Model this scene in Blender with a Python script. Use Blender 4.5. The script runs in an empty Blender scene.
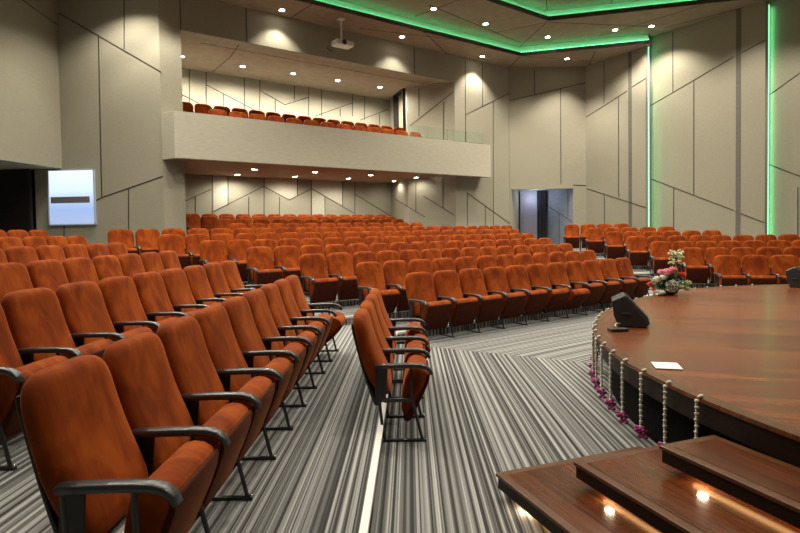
import bpy, bmesh, math, random
from mathutils import Vector, Matrix
random.seed(7)
C = bpy.context.scene.collection
PI = math.pi

# ------------------------------------------------------------------ materials
def mat(name, col=(.5,.5,.5), rough=.6, metal=0., emit=None, estr=0., sheen=0., spec=.5, coat=0.):
    m = bpy.data.materials.new(name); m.use_nodes = True
    b = m.node_tree.nodes['Principled BSDF']
    b.inputs['Base Color'].default_value = (*col, 1); b.inputs['Roughness'].default_value = rough
    b.inputs['Metallic'].default_value = metal; b.inputs['Specular IOR Level'].default_value = spec
    b.inputs['Coat Weight'].default_value = coat
    if sheen:
        b.inputs['Sheen Weight'].default_value = sheen; b.inputs['Sheen Roughness'].default_value = .35
        b.inputs['Sheen Tint'].default_value = (1., .34, .10, 1)
    if emit:
        b.inputs['Emission Color'].default_value = (*emit, 1); b.inputs['Emission Strength'].default_value = estr
    return m
def N(m, t, **kw):
    n = m.node_tree.nodes.new(t)
    for k, v in kw.items(): setattr(n, k, v)
    return n
def L(m, a, b): m.node_tree.links.new(a, b)
def ramp(m, stops):
    r = N(m, 'ShaderNodeValToRGB')
    while len(r.color_ramp.elements) < len(stops): r.color_ramp.elements.new(.5)
    for e, (p, c) in zip(r.color_ramp.elements, stops): e.position = p; e.color = (*c, 1)
    return r
def noisy(name, c0, c1, scale=(3,3,3), nscale=4., rough=.6, bump=0., detail=4., **kw):
    m = mat(name, c0, rough, **kw); b = m.node_tree.nodes['Principled BSDF']
    tc = N(m, 'ShaderNodeTexCoord'); mp = N(m, 'ShaderNodeMapping'); mp.inputs['Scale'].default_value = scale
    nz = N(m, 'ShaderNodeTexNoise'); nz.inputs['Scale'].default_value = nscale; nz.inputs['Detail'].default_value = detail
    r = ramp(m, [(.3, c0), (.7, c1)])
    L(m, tc.outputs['Object'], mp.inputs['Vector']); L(m, mp.outputs[0], nz.inputs['Vector'])
    L(m, nz.outputs['Fac'], r.inputs['Fac']); L(m, r.outputs[0], b.inputs['Base Color'])
    if bump:
        bp = N(m, 'ShaderNodeBump'); bp.inputs['Strength'].default_value = bump; bp.inputs['Distance'].default_value = .01
        L(m, nz.outputs['Fac'], bp.inputs['Height']); L(m, bp.outputs[0], b.inputs['Normal'])
    return m
M = {}
def velvet(name, c0, c1, c2, sheen):
    m = mat(name, c1, .85, sheen=sheen, spec=.12); b = m.node_tree.nodes['Principled BSDF']
    tc = N(m, 'ShaderNodeTexCoord'); oi = N(m, 'ShaderNodeObjectInfo'); ad = N(m, 'ShaderNodeVectorMath', operation='ADD')
    mu = N(m, 'ShaderNodeVectorMath', operation='SCALE'); mu.inputs[0].default_value = (7,3,5); L(m, oi.outputs['Random'], mu.inputs['Scale'])
    L(m, tc.outputs['Object'], ad.inputs[0]); L(m, mu.outputs[0], ad.inputs[1])
    def nz(scale, s, det, dist):
        mp = N(m, 'ShaderNodeMapping'); mp.inputs['Scale'].default_value = scale; L(m, ad.outputs[0], mp.inputs['Vector'])
        n = N(m, 'ShaderNodeTexNoise'); n.inputs['Scale'].default_value = s; n.inputs['Detail'].default_value = det; n.inputs['Distortion'].default_value = dist
        L(m, mp.outputs[0], n.inputs['Vector']); return n.outputs['Fac']
    a = nz((15,6,1.1), 2.2, 3., .4); c = nz((3.2,3,1.6), 1.6, 2., .9)
    x = N(m, 'ShaderNodeMath', operation='MULTIPLY_ADD'); x.inputs[1].default_value = .22; L(m, a, x.inputs[0])
    y = N(m, 'ShaderNodeMath', operation='MULTIPLY'); y.inputs[1].default_value = .78; L(m, c, y.inputs[0]); L(m, y.outputs[0], x.inputs[2])
    rp = ramp(m, [(.34, c0), (.50, c1), (.64, c2)]); L(m, x.outputs[0], rp.inputs['Fac']); L(m, rp.outputs[0], b.inputs['Base Color'])
    bp = N(m, 'ShaderNodeBump'); bp.inputs['Strength'].default_value = .25; bp.inputs['Distance'].default_value = .01; L(m, x.outputs[0], bp.inputs['Height']); L(m, bp.outputs[0], b.inputs['Normal'])
    return m
M['velvet'] = velvet('orange_velvet', (.150,.024,.003), (.235,.041,.004), (.33,.068,.006), .36)
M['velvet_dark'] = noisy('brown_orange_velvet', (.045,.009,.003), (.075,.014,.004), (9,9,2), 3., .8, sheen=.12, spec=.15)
M['black'] = mat('black_plastic', (.012,.012,.013), .45)
M['pad'] = mat('dark_grey_armrest_plastic', (.035,.038,.040), .32, spec=.6)
M['steel'] = mat('black_painted_steel', (.015,.015,.016), .3, spec=.6)
M['bolt'] = mat('chrome_bolt', (.6,.6,.6), .2, 1.)
M['wall'] = noisy('beige_fabric_wall_panel', (.295,.278,.215), (.360,.340,.266), (2,2,30), 6., .9, .08, 8., spec=.08)
M['wall_pale'] = noisy('pale_fabric_wall_panel', (.46,.44,.355), (.54,.515,.42), (2,2,14), 3., .9, .08, 8., spec=.08)
M['seam'] = mat('dark_panel_joint', (.03,.028,.024), .8)
M['vent'] = noisy('grey_slotted_strip', (.10,.095,.085), (.17,.16,.14), (1,1,30), 4., .8)
M['ceil'] = noisy('brown_beige_ceiling_panel', (.27,.215,.155), (.33,.27,.20), (2,2,2), 2., .8, spec=.2)
M['soffit'] = noisy('red_brown_soffit_panel', (.34,.20,.12), (.40,.25,.155), (2,2,2), 2., .8, spec=.2)
M['ledge'] = mat('dark_cove_edge', (.05,.045,.038), .7)
M['cream'] = mat('cream_cove_lining', (.7,.72,.66), .7)
M['nosing'] = mat('pale_step_nosing', (.80,.80,.77), .5)
M['mint'] = mat('mint_light_strip', (.3,.9,.6), .5, emit=(.30,1.,.55), estr=1.6)
M['lamp'] = mat('lamp_lens', (1,1,1), .4, emit=(1.,.90,.74), estr=45.)
M['trimwhite'] = mat('white_lamp_rim', (.75,.73,.68), .5)
M['green'] = mat('green_light_strip', (.1,.8,.3), .5, emit=(.17,1.,.42), estr=8.)
M['puck'] = mat('bright_step_lamp', (1,1,1), .4, emit=(1.,.80,.55), estr=70.)
M['warm'] = mat('warm_light_strip', (.9,.6,.3), .5, emit=(1.,.50,.18), estr=7.)
M['door'] = mat('lavender_grey_door', (.30,.28,.34), .5)
M['doorframe'] = mat('black_door_frame', (.015,.015,.02), .4)
M['darkdoor'] = noisy('dark_brown_door', (.012,.008,.006), (.022,.014,.01), (1,1,6), 3., .5)
M['recess'] = noisy('blue_grey_plaster', (.20,.22,.26), (.25,.27,.31), (1,1,4), 3., .8)
M['projector'] = mat('white_projector_case', (.72,.72,.70), .4)
M['paper'] = mat('white_paper', (.85,.84,.82), .6)
M['glass'] = mat('clear_glass', (.85,.95,.92), .03); M['glass'].node_tree.nodes['Principled BSDF'].inputs['Transmission Weight'].default_value = 1.
M['petal_white'] = mat('white_petal', (.80,.78,.68), .7)
M['petal_cream'] = mat('cream_green_petal', (.62,.66,.40), .7)
M['petal_pink'] = mat('pink_petal', (.85,.40,.45), .7)
M['petal_red'] = mat('coral_red_petal', (.72,.10,.06), .7)
M['petal_purple'] = mat('magenta_orchid_petal', (.30,.015,.14), .6)
M['leaf'] = noisy('green_leaf', (.02,.09,.015), (.06,.19,.04), (9,9,9), 6., .6)
M['bud'] = mat('cream_jasmine_bud', (.66,.64,.50), .7)
M['pot'] = mat('dark_flower_bowl', (.02,.02,.018), .3)
M['grille'] = noisy('black_speaker_grille', (.008,.008,.009), (.02,.02,.022), (40,40,40), 6., .5)
M['speaker'] = noisy('charcoal_speaker_case', (.022,.023,.026), (.035,.036,.04), (30,30,30), 6., .45, .2)
M['stagebase'] = mat('black_stage_base', (.004,.004,.004), .9, spec=.1)

def carpet(name, mitre):
    """striped grey carpet: stripes along Y; beyond the mitre line they turn parallel to the seat rows."""
    m = mat(name, (.2,.2,.2), .9, spec=.1); b = m.node_tree.nodes['Principled BSDF']
    g = N(m, 'ShaderNodeNewGeometry')
    def coord(ax, ay, c0=0.):
        d = N(m, 'ShaderNodeVectorMath', operation='DOT_PRODUCT'); d.inputs[1].default_value = (ax, ay, 0)
        L(m, g.outputs['Position'], d.inputs[0])
        a = N(m, 'ShaderNodeMath', operation='ADD'); a.inputs[1].default_value = c0; L(m, d.outputs['Value'], a.inputs[0])
        return a.outputs[0]
    ca = coord(.99985, -.0175); cb = coord(-.587, .8096)
    if mitre is True:
        # mitre line (0.44, 8.0) -> (2.04, 7.08); beyond it use the row direction
        side = coord(.498, .867, -(.498*.44+.867*8.0)); gt = N(m, 'ShaderNodeMath', operation='GREATER_THAN'); gt.inputs[1].default_value = 0.
        L(m, side, gt.inputs[0]); fac = gt.outputs[0]
        mx = N(m, 'ShaderNodeMix'); mx.data_type = 'FLOAT'
        L(m, fac, mx.inputs[0]); L(m, ca, mx.inputs[2]); L(m, cb, mx.inputs[3]); co = mx.outputs[0]
    else: co = ca if mitre == 'y' else cb
    def noise1(freq, detail):
        mu = N(m, 'ShaderNodeMath', operation='MULTIPLY'); mu.inputs[1].default_value = freq; L(m, co, mu.inputs[0])
        fl = N(m, 'ShaderNodeMath', operation='FLOOR'); L(m, mu.outputs[0], fl.inputs[0])
        w = N(m, 'ShaderNodeTexWhiteNoise', noise_dimensions='1D'); L(m, fl.outputs[0], w.inputs['W']); return w.outputs['Value']
    n1 = noise1(45, 0); n2 = noise1(115, 0)
    pg = N(m, 'ShaderNodeMath', operation='PINGPONG'); pg.inputs[1].default_value = .030; L(m, co, pg.inputs[0])
    ps = N(m, 'ShaderNodeMath', operation='MULTIPLY'); ps.inputs[1].default_value = .40/.030; L(m, pg.outputs[0], ps.inputs[0])
    a = N(m, 'ShaderNodeMath', operation='MULTIPLY_ADD'); a.inputs[1].default_value = .27; L(m, n1, a.inputs[0]); L(m, ps.outputs[0], a.inputs[2])
    c = N(m, 'ShaderNodeMath', operation='MULTIPLY_ADD'); c.inputs[1].default_value = .33; L(m, n2, c.inputs[0]); L(m, a.outputs[0], c.inputs[2])
    r = ramp(m, [(.0, (.030,.031,.031)), (.30, (.050,.051,.050)), (.45, (.15,.153,.148)), (.60, (.26,.264,.255)), (.85, (.44,.445,.43))])
    L(m, c.outputs[0], r.inputs['Fac']); L(m, r.outputs[0], b.inputs['Base Color'])
    return m
M['carpet_front'] = carpet('striped_grey_carpet_mitred', True)
M['carpet_side'] = carpet('striped_grey_carpet', 'y')
M['carpet_rows'] = carpet('striped_grey_carpet_rows', 'rows')

def wood(name, ang, plank=.13, dark=1., rough=.16):
    m = mat(name, (.2,.07,.03), rough, spec=.32, coat=.08); b = m.node_tree.nodes['Principled BSDF']
    b.inputs['Coat Roughness'].default_value = .12
    g = N(m, 'ShaderNodeNewGeometry'); mp = N(m, 'ShaderNodeMapping'); mp.inputs['Rotation'].default_value = (0, 0, ang)
    L(m, g.outputs['Position'], mp.inputs['Vector'])
    br = N(m, 'ShaderNodeTexBrick'); br.inputs['Scale'].default_value = 1.; br.inputs['Brick Width'].default_value = 2.2
    br.inputs['Row Height'].default_value = plank; br.inputs['Mortar Size'].default_value = .0016; br.inputs['Mortar Smooth'].default_value = 0.
    br.inputs['Color1'].default_value = (.19*dark,.056*dark,.018*dark,1); br.inputs['Color2'].default_value = (.10*dark,.030*dark,.011*dark,1)
    br.inputs['Mortar'].default_value = (.02,.008,.005,1); L(m, mp.outputs[0], br.inputs['Vector'])
    mp2 = N(m, 'ShaderNodeMapping'); mp2.inputs['Scale'].default_value = (1.2, 28, 1); L(m, mp.outputs[0], mp2.inputs['Vector'])
    nz = N(m, 'ShaderNodeTexNoise'); nz.inputs['Scale'].default_value = 3.; nz.inputs['Detail'].default_value = 6.; L(m, mp2.outputs[0], nz.inputs['Vector'])
    r = ramp(m, [(.3, (.6,.6,.6)), (.7, (1.35,1.3,1.25))]); L(m, nz.outputs['Fac'], r.inputs['Fac'])
    mx = N(m, 'ShaderNodeMix'); mx.data_type = 'RGBA'; mx.blend_type = 'MULTIPLY'; mx.inputs[0].default_value = 1.
    L(m, br.outputs['Color'], mx.inputs[6]); L(m, r.outputs[0], mx.inputs[7]); L(m, mx.outputs[2], b.inputs['Base Color'])
    return m
M['stagewood'] = wood('polished_stage_planks', .35, .14, 1.15, .27)
M['stepwood'] = wood('polished_step_planks', 1.2, .22, .68, .22)
M['edgewood'] = noisy('lighter_wood_edging', (.085,.034,.013), (.125,.050,.019), (2,2,2), 6., .3, spec=.35)
M['darkwood'] = noisy('dark_stained_fascia', (.012,.006,.004), (.022,.010,.006), (1,1,8), 5., .5, spec=.25)

# ------------------------------------------------------------------ mesh helpers
def obj(name, bm, m, parent=None, smooth=False, bevel=0., segs=2):
    if bm.faces: bmesh.ops.recalc_face_normals(bm, faces=bm.faces)
    me = bpy.data.meshes.new(name); bm.to_mesh(me); bm.free()
    for x in (m if isinstance(m, (list, tuple)) else [m]): me.materials.append(x)
    if smooth:
        for p in me.polygons: p.use_smooth = True
    o = bpy.data.objects.new(name, me); C.objects.link(o)
    if parent: o.parent = parent
    if bevel:
        md = o.modifiers.new('bevel', 'BEVEL'); md.width = bevel; md.segments = segs; md.limit_method = 'ANGLE'
    return o
def empty(name, loc=(0,0,0), rz=0.):
    o = bpy.data.objects.new(name, None); o.location = loc; o.rotation_euler = (0,0,rz); C.objects.link(o); o.empty_display_size = .1; return o
def tag(o, label, cat, group=None, kind=None):
    o['label'] = label; o['category'] = cat
    if group: o['group'] = group
    if kind: o['kind'] = kind
    return o
def struct(o): o['kind'] = 'structure'; return o
def box(bm, c, s, mi=0, rot=None):
    vs = []
    for dx in (-.5,.5):
        for dy in (-.5,.5):
            for dz in (-.5,.5):
                v = Vector((dx*s[0], dy*s[1], dz*s[2]))
                if rot: v = rot @ v
                vs.append(bm.verts.new(v+Vector(c)))
    for f in ((0,1,3,2),(4,6,7,5),(0,4,5,1),(2,3,7,6),(0,2,6,4),(1,5,7,3)):
        fc = bm.faces.new([vs[i] for i in f]); fc.material_index = mi
def prism(bm, pts, z0, z1, mi=0):
    a = [bm.verts.new((x,y,z0)) for x,y in pts]; b = [bm.verts.new((x,y,z1)) for x,y in pts]
    n = len(pts)
    fs = [bm.faces.new(a[::-1]), bm.faces.new(b)] + [bm.faces.new((a[i],a[(i+1)%n],b[(i+1)%n],b[i])) for i in range(n)]
    for f in fs: f.material_index = mi
def extrude_x(bm, prof, x0, x1, mi=0):      # prof: list of (F, z) -> y = -F
    a = [bm.verts.new((x0,-f,z)) for f,z in prof]; b = [bm.verts.new((x1,-f,z)) for f,z in prof]; n = len(prof)
    fs = [bm.faces.new(a), bm.faces.new(b[::-1])] + [bm.faces.new((a[i],b[i],b[(i+1)%n],a[(i+1)%n])) for i in range(n)]
    for f in fs: f.material_index = mi
def tube(bm, pts, r, n=8, mi=0):
    pts = [Vector(p) for p in pts]; rings = []
    for i, p in enumerate(pts):
        d = (pts[min(i+1,len(pts)-1)]-pts[max(i-1,0)]).normalized()
        u = d.cross(Vector((0,0,1)) if abs(d.z) < .9 else Vector((1,0,0))).normalized(); v = d.cross(u)
        rings.append([bm.verts.new(p+(u*math.cos(2*PI*k/n)+v*math.sin(2*PI*k/n))*(r if not isinstance(r,(list,tuple)) else r[i])) for k in range(n)])
    for a, b in zip(rings, rings[1:]):
        for k in range(n): bm.faces.new((a[k],a[(k+1)%n],b[(k+1)%n],b[k])).material_index = mi
    bm.faces.new(rings[0][::-1]).material_index = mi; bm.faces.new(rings[-1]).material_index = mi
def ball(bm, c, r, seg=8, rg=6, sc=(1,1,1), mi=0):
    mt = Matrix.Translation(c) @ Matrix.Diagonal((*sc, 1))
    res = bmesh.ops.create_uvsphere(bm, u_segments=seg, v_segments=rg, radius=r, matrix=mt)
    for v in res['verts']:
        for f in v.link_faces: f.material_index = mi
def lathe(bm, prof, c=(0,0,0), n=20, mi=0):
    rings = [[bm.verts.new((c[0]+r*math.cos(2*PI*k/n), c[1]+r*math.sin(2*PI*k/n), c[2]+z)) for k in range(n)] for r,z in prof]
    for a, b in zip(rings, rings[1:]):
        for k in range(n): bm.faces.new((a[k],a[(k+1)%n],b[(k+1)%n],b[k])).material_index = mi
    bm.faces.new(rings[0][::-1]).material_index = mi; bm.faces.new(rings[-1]).material_index = mi
def copy_tree(o, parent=None):
    c = o.copy(); C.objects.link(c)
    if parent: c.parent = parent
    for ch in list(o.children): copy_tree(ch, c)
    return c
ORD = ['first','second','third','fourth','fifth','sixth','seventh','eighth','ninth','tenth','eleventh','twelfth','thirteenth','fourteenth',
 'fifteenth','sixteenth','seventeenth','eighteenth','nineteenth','twentieth','twenty-first','twenty-second','twenty-third','twenty-fourth','twenty-fifth','twenty-sixth']
WALLS = {
'left': ((-9.1, 15.12), (-9.38, 13.17), [[1.15, 7.55, -0.03, 7.36]]) ,
'back_left': ((-6.28, 14.88), (-9.1, 15.12), [[2.77, 7.66, -0.03, 5.99], [0.93, 7.92, 0.97, 6.62], [1.68, 6.99, 1.73, 2.71], [1.73, 2.71, 0.0, 3.24], [0.97, 2.92, 1.01, 1.55], [1.9, 2.63, 1.73, 2.71], [2.83, 2.01, 2.85, 1.5]]) ,
'flush': ((2.13, 21.0), (4.48, 22.7), [[0.56, 8.12, 0.53, 4.95], [2.03, 6.72, 1.97, 1.46], [0.52, 6.05, 2.95, 7.19], [0.58, 3.09, 2.93, 1.91], [0.58, 3.09, 0.57, 1.49], [1.53, 2.61, 1.52, 1.47], [1.46, 8.12, 1.45, 6.46]]) ,
'bulk': ((-5.85, 15.21), (2.13, 21.0), [[1.87, 8.42, 1.84, 7.25], [7.99, 8.14, 7.97, 7.26]]) ,
'back': ((4.46, 22.76), (7.61, 22.71), [[1.09, 8.12, 1.09, 7.12], [0.1, 6.9, 3.17, 7.56], [2.14, 7.34, 2.13, 3.49], [2.62, 3.44, 3.19, 3.41]]) ,
'right_rear': ((7.61, 22.71), (8.98, 20.32), [[0.92, 8.16, 0.91, 6.53], [0.01, 6.17, 1.97, 6.78], [2.18, 6.88, 2.77, 7.06], [1.59, 6.68, 1.58, 2.83], [0.05, 3.28, 2.76, 2.39], [0.91, 2.97, 0.92, 1.2]]) ,
'right_middle': ((9.25, 20.57), (11.36, 17.34), [[0.88, 8.55, 0.88, 6.4], [0.0, 6.12, 2.92, 7.12], [3.18, 7.19, 3.86, 7.39], [1.63, 6.65, 1.63, 2.79], [0.04, 3.45, 2.94, 2.18], [3.16, 2.07, 3.84, 1.77], [0.91, 3.06, 0.91, 1.21]]) ,
'right_front': ((11.6, 17.5), (13.9, 14.0), [[-0.04, 5.72, 0.82, 6.22], [-0.02, 3.59, 0.84, 3.14], [0.79, 2.82, 0.8, 1.22]]) ,
'niche_back': ((-7.18, 18.76), (-0.34, 23.72), [[0.32, 2.95, 0.3, 2.18], [0.91, 3.74, 0.87, 2.18], [1.46, 3.76, 1.43, 2.67], [2.19, 2.99, 2.17, 2.18], [2.79, 3.75, 2.75, 2.18], [3.37, 3.02, 3.35, 2.18], [4.12, 3.81, 4.1, 3.08], [4.7, 3.81, 4.66, 2.18], [5.27, 3.06, 5.25, 2.18], [6.08, 3.83, 6.06, 2.7], [6.66, 3.7, 6.62, 2.18], [-0.03, 2.79, 0.86, 3.22], [0.9, 2.44, 2.77, 3.39], [2.77, 3.39, 3.76, 2.91], [3.76, 2.91, 4.71, 3.36], [4.71, 3.36, 6.57, 2.44], [6.64, 3.21, 8.43, 2.32], [-0.04, 6.35, 0.49, 6.14], [0.8, 6.78, 2.52, 6.11], [2.71, 6.85, 3.67, 6.45], [3.67, 6.45, 4.64, 6.85], [1.37, 6.55, 1.35, 6.07], [3.29, 6.57, 3.28, 6.15], [4.29, 6.7, 4.63, 6.84], [4.93, 6.17, 6.59, 6.87], [6.96, 6.22, 8.38, 6.83], [6.04, 6.58, 6.03, 6.26], [7.92, 6.59, 7.91, 6.12], [0.24, 7.38, 0.2, 5.97], [0.8, 7.37, 0.76, 5.97], [2.14, 7.39, 2.11, 5.99], [2.72, 7.41, 2.68, 6.05], [4.08, 7.44, 4.06, 6.66], [4.67, 7.41, 4.64, 6.13], [5.23, 7.42, 5.2, 6.19], [6.62, 7.42, 6.6, 6.34], [7.2, 7.47, 7.17, 6.25]]) ,
'niche_side': ((0.35, 21.7), (2.13, 21.0), [[0.12, 5.74, 1.86, 6.85], [0.5, 7.16, 0.49, 6.06], [1.48, 6.53, 1.46, 4.9], [-0.55, 2.94, 0.68, 2.2], [0.63, 3.01, 1.84, 2.25], [0.33, 3.56, 0.31, 2.4], [1.42, 3.51, 1.41, 2.53]]) ,
}
# ------------------------------------------------------------------ room shell
ZC = 8.2            # outer ceiling band
ZM, ZI = 8.6, 9.0   # the two raised inner ceilings
def wall(name, key, z0, z1, flip=1, mats=None, holes=(), s0=None, s1=None, strips=(), thick=.25, pale=()):
    """upright wall slab from plan point P to Q; the room lies on the side of the normal; joints are shallow dark strips on its face."""
    P, Q, segs = WALLS[key]; P = Vector(P); Q = Vector(Q); u = (Q-P).normalized(); n = Vector((u.y,-u.x))*flip; Lw = (Q-P).length
    a = 0. if s0 is None else s0; b = Lw if s1 is None else s1
    bm = bmesh.new()
    def slab(sa, sb, za, zb, d0=-thick, d1=0., mi=0):
        pts = [P+u*sa+n*d0, P+u*sb+n*d0, P+u*sb+n*d1, P+u*sa+n*d1]; prism(bm, [tuple(p) for p in pts], za, zb, mi)
    if not holes: slab(a, b, z0, z1)
    else:
        h = holes[0]; slab(a, h[0], z0, z1); slab(h[1], b, z0, z1); slab(h[0], h[1], h[3], z1)
        if h[2] > z0: slab(h[0], h[1], z0, h[2])
    for poly in pale:
        vs = [bm.verts.new((*(P+u*s+n*.004), z)) for s, z in poly]; bm.faces.new(vs).material_index = 3
    for (sa, za, sb, zb) in segs:
        if max(za, zb) < z0 or min(za, zb) > z1+.4: continue
        za = min(za, z1); zb = min(zb, z1)
        A = Vector((*(P+u*sa), za)); B = Vector((*(P+u*sb), zb)); d = (B-A).normalized(); N3 = Vector((n.x,n.y,0)); w = d.cross(N3)*.0125
        o0, o1 = N3*.0, N3*.009
        vs = [bm.verts.new(p) for p in (A-w+o0, A+w+o0, B+w+o0, B-w+o0, A-w+o1, A+w+o1, B+w+o1, B-w+o1)]
        for f in ((4,5,6,7),(0,1,5,4),(1,2,6,5),(2,3,7,6),(3,0,4,7)): bm.faces.new([vs[i] for i in f]).material_index = 1
    for (sa, sb) in strips: slab(sa, sb, z0, z1, 0., .006, 2)
    return struct(obj(name, bm, [mats or M['wall'], M['seam'], M['vent'], M['wall_pale']]))

# the overhanging side volume: its face turns towards the stage, its underside is the soffit over the side doors
P0, P1 = Vector((-9.10,15.12)), Vector((-9.38,13.17)); ul = (P1-P0).normalized()
P2 = P0+ul*20.0
bm = bmesh.new(); prism(bm, [tuple(P0), tuple(P2), (P2.x-3.4,P2.y), (-12.9,P0.y)], 3.51, 8.2)
nl = Vector((-ul.y, ul.x)); nl = nl if nl.x > 0 else -nl
for (sa,za,sb,zb) in [(1.15,7.55,-.0,7.36),(1.15,7.55,7.5,8.6),(3.3,3.52,3.3,7.9),(3.3,6.0,9.5,4.1),(6.6,3.52,6.6,8.2),(9.5,3.52,9.5,8.2)]:
    zb = min(zb, 8.2)
    A = Vector((*(P0+ul*sa+nl*.004), za)); B = Vector((*(P0+ul*sb+nl*.004), zb)); d = (B-A).normalized(); w = d.cross(Vector((nl.x,nl.y,0)))*.0125
    bm.faces.new([bm.verts.new(p) for p in (A-w,A+w,B+w,B-w)]).material_index = 1
struct(obj('wall_left', bm, [M['wall'], M['seam']]))
wall('wall_back_left', 'back_left', -.1, 8.2, flip=-1, s1=6.6, holes=((3.63,5.4,.8,3.5),))
wall('wall_back_pillar', 'flush', -.1, 8.2)
wall('wall_back_right', 'back', -.1, 8.2, flip=1, holes=((.13,2.62,.7,3.33),))
wall('wall_right_rear', 'right_rear', -.1, 8.2, flip=1, strips=((2.02,2.17),), s0=-.05)
wall('wall_right_middle', 'right_middle', -.1, 8.9, flip=1, strips=((3.0,3.15),), s0=-.6)
wall('wall_right_front', 'right_front', -.1, 9.2, flip=1, s0=-.5, s1=9.)
PALE = ([(.93,2.48),(1.43,2.73),(1.43,3.74),(.93,3.74)], [(2.81,3.37),(3.76,2.93),(4.08,3.08),(4.08,3.79),(2.81,3.76)], [(4.72,2.3),(5.25,2.3),(5.25,3.07),(4.72,3.33)],
        [(4.72,3.38),(6.05,2.74),(6.05,3.8),(4.72,3.8)])
wall('wall_niche_back', 'niche_back', .9, 7.6, flip=1, s0=-1.5, pale=PALE)
wall('wall_niche_side', 'niche_side', .9, 7.6, flip=1)
# niche return with the upper doorway, lower part solid
def vwall(name, P, Q, z0, z1, side=1, m=None, thick=.2, hole=None):
    P = Vector(P); Q = Vector(Q); u = (Q-P).normalized(); n = Vector((u.y,-u.x))*side; bm = bmesh.new(); Lw = (Q-P).length
    def slab(a,b,za,zb): prism(bm, [tuple(P+u*a), tuple(P+u*b), tuple(P+u*b-n*thick), tuple(P+u*a-n*thick)], za, zb)
    if hole:
        a,b,za,zb = hole; slab(0,a,z0,z1); slab(b,Lw,z0,z1); slab(a,b,zb,z1); slab(a,b,z0,za)
    else: slab(0,Lw,z0,z1)
    return struct(obj(name, bm, m or M['wall']))
vwall('wall_niche_return', (-.34,23.72), (.35,21.7), .9, 7.6, 1, hole=(.66,1.82,5.0,7.25))
vwall('wall_niche_left', (-5.90,15.24), (-8.6,18.0), -.1, 7.6, 1, thick=.35)
# strip of wall between the side wall and the niche opening
bm = bmesh.new(); prism(bm, [(-6.28,14.88),(-5.83,15.215),(-5.90,15.33),(-6.5,15.12)], -.1, 8.2); struct(obj('wall_back_strip', bm, M['wall']))
# the rest of the hall, behind and beside the stage
vwall('wall_stage_right', (16.57,9.9), (16.57,-5.), -.1, 9.2, 1)
vwall('wall_stage_back', (16.57,-5.), (-13.,-5.), -.1, 9.2, 1)
vwall('wall_left_lower', (-12.9,-5.), (-12.9,15.6), -.1, 9.2, 1)
# door recess in the rear right wall
bm = bmesh.new()
prism(bm, [(7.08,22.72),(6.35,24.2),(6.6,24.4),(7.3,22.9)], .7, 3.4)
prism(bm, [(4.5,24.2),(6.7,24.2),(6.7,24.4),(4.5,24.4)], .7, 3.5)
prism(bm, [(4.4,22.95),(7.2,22.95),(6.7,24.4),(4.5,24.4)], 3.33, 3.5)
struct(obj('wall_door_recess', bm, M['recess']))
bm = bmesh.new(); prism(bm, [(4.60,22.77),(5.20,24.2),(5.0,24.3),(4.35,22.9)], .7, 3.4)
prism(bm, [(4.6,22.70),(7.08,22.66),(7.08,22.9),(4.6,22.9)], 3.30, 3.36); struct(obj('wall_recess_reveal', bm, M['wall']))
bm = bmesh.new()
def rs(x0,y0,z0,x1,y1,z1):
    A = Vector((x0,y0,z0)); B = Vector((x1,y1,z1)); n = Vector((-.897,-.443,0)); d = (B-A).normalized(); w_ = d.cross(n)*.012; A += n*.006; B += n*.006
    bm.faces.new([bm.verts.new(p) for p in (A-w_,A+w_,B+w_,B-w_)])
rs(6.37,24.16,2.7,7.06,22.76,1.95); rs(6.72,23.45,2.33,6.72,23.45,.8); rs(6.95,22.98,2.1,6.95,22.98,3.3)
struct(obj('trim_7', bm, M['seam']))
d = empty('door_1', (5.2,24.05,.9)); struct(d)
bm = bmesh.new(); box(bm, (.37,0,1.22), (.72,.05,2.42)); obj('door_panel', bm, M['door'], d)
bm = bmesh.new(); box(bm, (.79,0,1.25), (.10,.09,2.5)); box(bm, (1.0,-.03,1.25), (.20,.14,2.5), 0); box(bm, (.5,0,2.47), (1.1,.08,.05)); obj('door_frame', bm, M['doorframe'], d)  # second box is black in place of the darkness in the open gap
bm = bmesh.new(); tube(bm, [(.12,-.05,1.0),(.12,-.09,1.02),(.12,-.09,1.3),(.12,-.05,1.32)], .012); obj('door_handle', bm, M['bolt'], d)
# balcony doorway (upper niche)
d = empty('door_2', (-.05,22.95,5.0)); d.rotation_euler = (0,0,math.atan2(-2.02,.69)); struct(d)
bm = bmesh.new(); box(bm, (-.02,.02,1.12), (.06,.3,2.25)); box(bm, (1.14,.02,1.12), (.06,.3,2.25)); box(bm, (.56,.02,2.22), (1.2,.3,.06)); obj('door_frame', bm, M['doorframe'], d)
bm = bmesh.new(); box(bm, (.30,.10,1.1), (.5,.05,2.15)); obj('door_panel', bm, mat('pale_beige_door', (.55,.43,.30), .5), d)
bm = bmesh.new(); box(bm, (.9,.3,1.1), (.42,.05,2.15)); obj('door_leaf', bm, M['darkwood'], d)
# dark side door under the overhang
d = empty('door_3', (-10.86,15.13,.8)); d.rotation_euler = (0,0,-.085); struct(d)
bm = bmesh.new(); box(bm, (0,0,1.35), (1.72,.06,2.7)); obj('door_panel', bm, M['darkdoor'], d)
bm = bmesh.new(); box(bm, (-.9,0,1.35), (.08,.1,2.7)); box(bm, (.9,0,1.35), (.08,.1,2.7)); obj('door_frame', bm, M['doorframe'], d)
bm = bmesh.new(); tube(bm, [(.7,-.03,1.0),(.7,-.08,1.0),(.55,-.08,1.0)], .012); obj('door_handle', bm, M['bolt'], d)
# blackout behind the dark door
bm = bmesh.new(); prism(bm, [(-11.9,15.35),(-9.8,15.2),(-9.8,15.3),(-11.9,15.45)], .6, 3.5); struct(obj('wall_behind_side_door', bm, M['stagebase']))

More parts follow.
